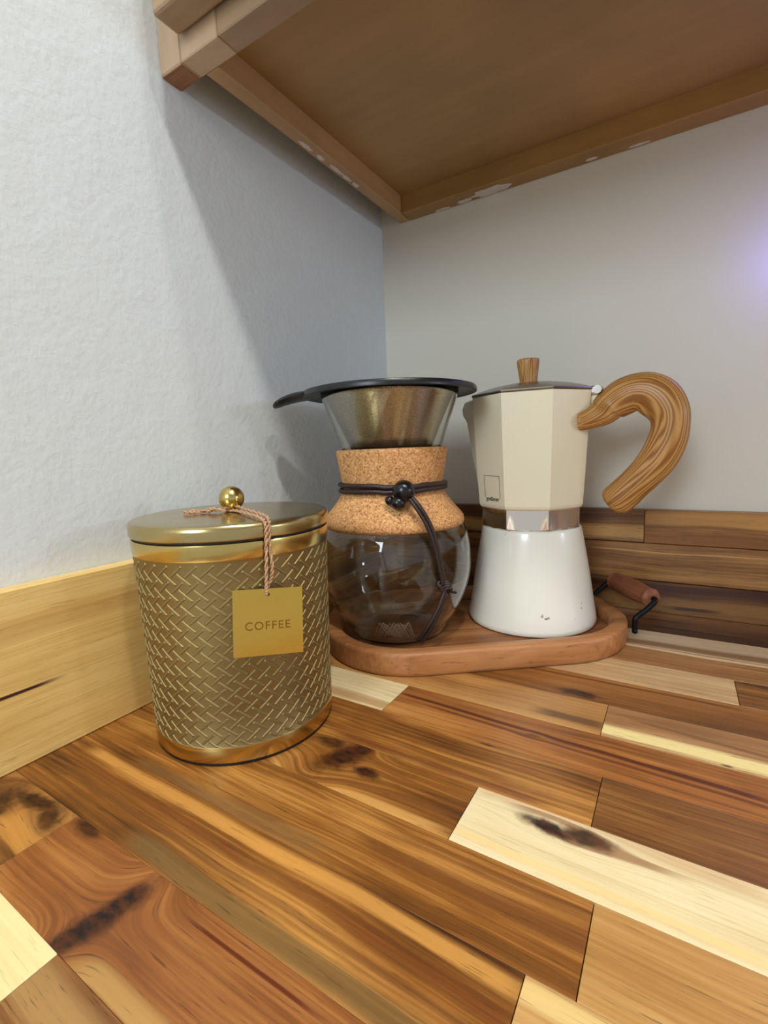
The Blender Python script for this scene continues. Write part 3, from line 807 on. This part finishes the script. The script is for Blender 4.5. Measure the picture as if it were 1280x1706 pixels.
# spout: a wedge running down the facet opposite the handle
sb = bmesh.new(); secs = []
sa = ROT-90
for z, tip, half in ((.70, .268, .028), (.80, .286, .045), (.95, .314, .060), (1.05, .328, .068), (1.13, .342, .075), (1.165, .362, .080), (1.20, .366, .082), (1.235, .352, .082), (1.245, .33, .080)):
    Rz = None
    for a_, b_ in zip(up[4:8], up[5:8]):
        if a_[1] <= z <= b_[1]: Rz = a_[0]+(b_[0]-a_[0])*(z-a_[1])/(b_[1]-a_[1])
    if Rz is None: Rz = .3105
    inn = Rz*.9239-.012
    d = md(sa); tdir = md(sa+90)
    ring = [d*inn-tdir*half, d*(inn+.013)-tdir*half, d*(tip-.006)-tdir*.008, d*tip, d*(tip-.006)+tdir*.008, d*(inn+.013)+tdir*half, d*inn+tdir*half]
    secs.append([sb.verts.new((p+Vector((0, 0, z)))*S) for p in ring])
for A, B in zip(secs, secs[1:]):
    for i in range(7): sb.faces.new((A[i], A[(i+1) % 7], B[(i+1) % 7], B[i]))
sb.faces.new(secs[0][::-1]); sb.faces.new(secs[-1])
o = obj('spout', sb, m_cream, pot); autosmooth(o, 30)
# lid
lidm = obj('lid', lathe8([(0, 1.248), (.30, 1.248, 1), (.3125, 1.249, 1), (.315, 1.254, 1), (.313, 1.260, 1), (.303, 1.264, .95), (.27, 1.276, .7), (.21, 1.293, .35), (.14, 1.305, .1), (.07, 1.311), (0, 1.313)]), m_lidst, pot); autosmooth(lidm, 16)
def wood_uv(name, su=3., sv=5.):
    t = NT(name)
    uv = t.n('ShaderNodeTexCoord').outputs['UV']; ob = t.n('ShaderNodeTexCoord').outputs['Object']
    sp = t.n('ShaderNodeSeparateXYZ'); t.l(uv, sp.inputs[0])
    a = t.math('MULTIPLY', sp.outputs[1], 2*pi)
    cx = t.math('MULTIPLY', t.math('COSINE', a), 1.); cy = t.math('MULTIPLY', t.math('SINE', a), 1.)
    vec = t.comb(t.math('MULTIPLY', sp.outputs[0], su), t.math('MULTIPLY', cx, sv), t.math('MULTIPLY', cy, sv))
    n1 = t.noise(vec, .5, 1, .4, .2)
    rings = t.math('SINE', t.math('MULTIPLY', n1, 130.))
    n2 = t.noise(vec, 9, 3, .6)
    f = t.math('ADD', t.math('MULTIPLY_ADD', rings, .21, .40), t.math('MULTIPLY', n2, .24))
    t.base(t.ramp(f, [(.15, (96, 54, 20)), (.4, (160, 106, 50)), (.65, (192, 144, 82)), (.95, (210, 166, 104))]))
    t.set(Roughness=.38); t.b.inputs['Specular IOR Level'].default_value = .4
    return t.m
m_hand = wood_uv('handle_wood', 1.6, 1.7)
m_knobw = wood_uv('knob_wood', .8, 1.6)
kbm = bmesh.new(); uvl = kbm.loops.layers.uv.new('uv')
kpts = [(-.012, 0, 1.300), (-.012, 0, 1.306), (-.0125, 0, 1.33), (-.014, 0, 1.38), (-.015, 0, 1.425), (-.0155, 0, 1.433), (-.0155, 0, 1.436)]
kp = [mh*p[0]+Vector((0, 0, p[2])) for p in kpts]
tube(kbm, kp, [.046, .046, .0455, .052, .058, .056, .050], 28, up=(1, 0, 0), uvl=uvl)
kn_o = obj('knob', kbm, m_knobw, lidm); autosmooth(kn_o, 50)
# handle (thick curved)
hb = bmesh.new(); uvl = hb.loops.layers.uv.new('uv')
cl = [(0.2264, 1.0946, 0.041, 0.039), (0.2364, 1.0965, 0.0448, 0.0438), (0.2838, 1.1085, 0.0514, 0.0504), (0.3374, 1.1349, 0.0674, 0.0578), (0.3857, 1.1667, 0.0805, 0.0632), (0.4334, 1.1982, 0.0886, 0.0667), (0.4853, 1.2179, 0.0881, 0.0682), (0.5413, 1.2127, 0.0932, 0.0696), (0.5919, 1.1778, 0.0954, 0.0702), (0.6284, 1.1211, 0.0857, 0.0689), (0.6383, 1.0605, 0.0791, 0.067), (0.6284, 0.9907, 0.082, 0.0661), (0.5965, 0.9112, 0.0823, 0.0655), (0.5505, 0.8458, 0.078, 0.0639), (0.4994, 0.7872, 0.0757, 0.0624), (0.4524, 0.7357, 0.078, 0.0628), (0.4173, 0.7022, 0.0764, 0.0611), (0.4001, 0.6863, 0.0631, 0.0516), (0.3924, 0.6793, 0.0431, 0.0364)]
hd = md(73); hnn = Vector((-hd.y, hd.x, 0))
CP = catmull([(c[0], c[1], 0) for c in cl], 4); WP = catmull([(c[2], c[3], 0) for c in cl], 4)
H3 = [md(th)*(rho if rho else c[0])+Vector((0, 0, c[1])) for c, (th, rho) in zip(cl, [(51, .285), (53, .298), (60, .322), (66, .362)]+[(73, 0)]*len(cl))]
pts = catmull(H3, 4)
# explicit frames: in-plane half width w.x, depth half width w.y
rings = []
for i, p in enumerate(pts):
    tg = (pts[min(i+1, len(pts)-1)]-pts[max(i-1, 0)]).normalized()
    nr = tg.cross(hnn).normalized()
    w = WP[i]
    rings.append([hb.verts.new((p+nr*cos(2*pi*k/32)*w.x+hnn*sin(2*pi*k/32)*w.y)*S) for k in range(32)])
N_ = len(rings)
for i in range(N_-1):
    for k in range(32):
        j = (k+1) % 32
        f = hb.faces.new((rings[i][k], rings[i][j], rings[i+1][j], rings[i+1][k]))
        for lp, (a, b) in zip(f.loops, ((i, k), (i, k+1), (i+1, k+1), (i+1, k))): lp[uvl].uv = (a/(N_-1), b/32)
hb.faces.new(rings[0][::-1]); hb.faces.new(rings[-1])
o = obj('handle', hb, m_hand, pot); autosmooth(o, 60)
# cream lug between pot and handle, steel hinge above it
def lug(name, mat, s0, s1, z0, z1, d, bev, parent):
    bm = bmesh.new(); box(bm, s0, s1, -d, d, z0, z1, bev=bev, seg=2)
    o = obj(name, bm, mat, parent); o.rotation_euler = (0, 0, math.atan2(md(76).y, md(76).x)); return o
lug('handle_lug', m_cream, .255, .345, 1.15, 1.232, .035, .012, pot)
hg = lug('hinge', m_steel, .235, .345, 1.226, 1.266, .058, .008, pot)
hp = bmesh.new()
tube(hp, [Vector((.33, -.070, 1.245)), Vector((.33, .070, 1.245))], .020, 16)
hpo = obj('hinge_pin', hp, m_steel, hg); autosmooth(hpo, 40)
lug('hinge_knuckle', m_steel, .30, .352, 1.222, 1.262, .030, .008, pot)
# printed square and lettering on the left front facet
m_ink = plain('dark_ink', (74, 62, 48), .5)
fa = ROT-45
def facet_R(z): return .279+(.290-.279)*(z-.69)/.17 if z < .86 else .290+(.300-.290)*(z-.86)/.19
def fpt(x, z, off=.0012): return md(fa)*(facet_R(z)*.9239+off)+md(fa+90)*x+Vector((0, 0, z))
lg = bmesh.new()
x0, x1, z0, z1 = -.050, .075, .728, .842
def bar_f(a, b, w):
    pa = [fpt(a[0], a[1]), fpt(b[0], b[1])]
    tube(lg, pa, w, 4)
for a, b in (((x0, z0), (x0, z1)), ((x0, z1), (x1, z1)), ((x1, z1), (x1, z0))): bar_f(a, b, .0012)
obj('printed_square', lg, m_ink, pot)
tx = text_mesh('printed_lettering', 'got&mer', .030, .0004, m_ink, pot, 1.0, .0004)
pm = fpt(.012, .722, .0012)
tx.location = pm*S
t_n = md(fa); t_x = md(fa+90); t_z = t_n.cross(t_x)
sl = (fpt(0, .80)-fpt(0, .70)).normalized()
nrm = t_x.cross(sl).normalized()
tx.matrix_local = Matrix(((t_x.x, sl.x, nrm.x, pm.x*S), (t_x.y, sl.y, nrm.y, pm.y*S), (t_x.z, sl.z, nrm.z, pm.z*S), (0, 0, 0, 1)))
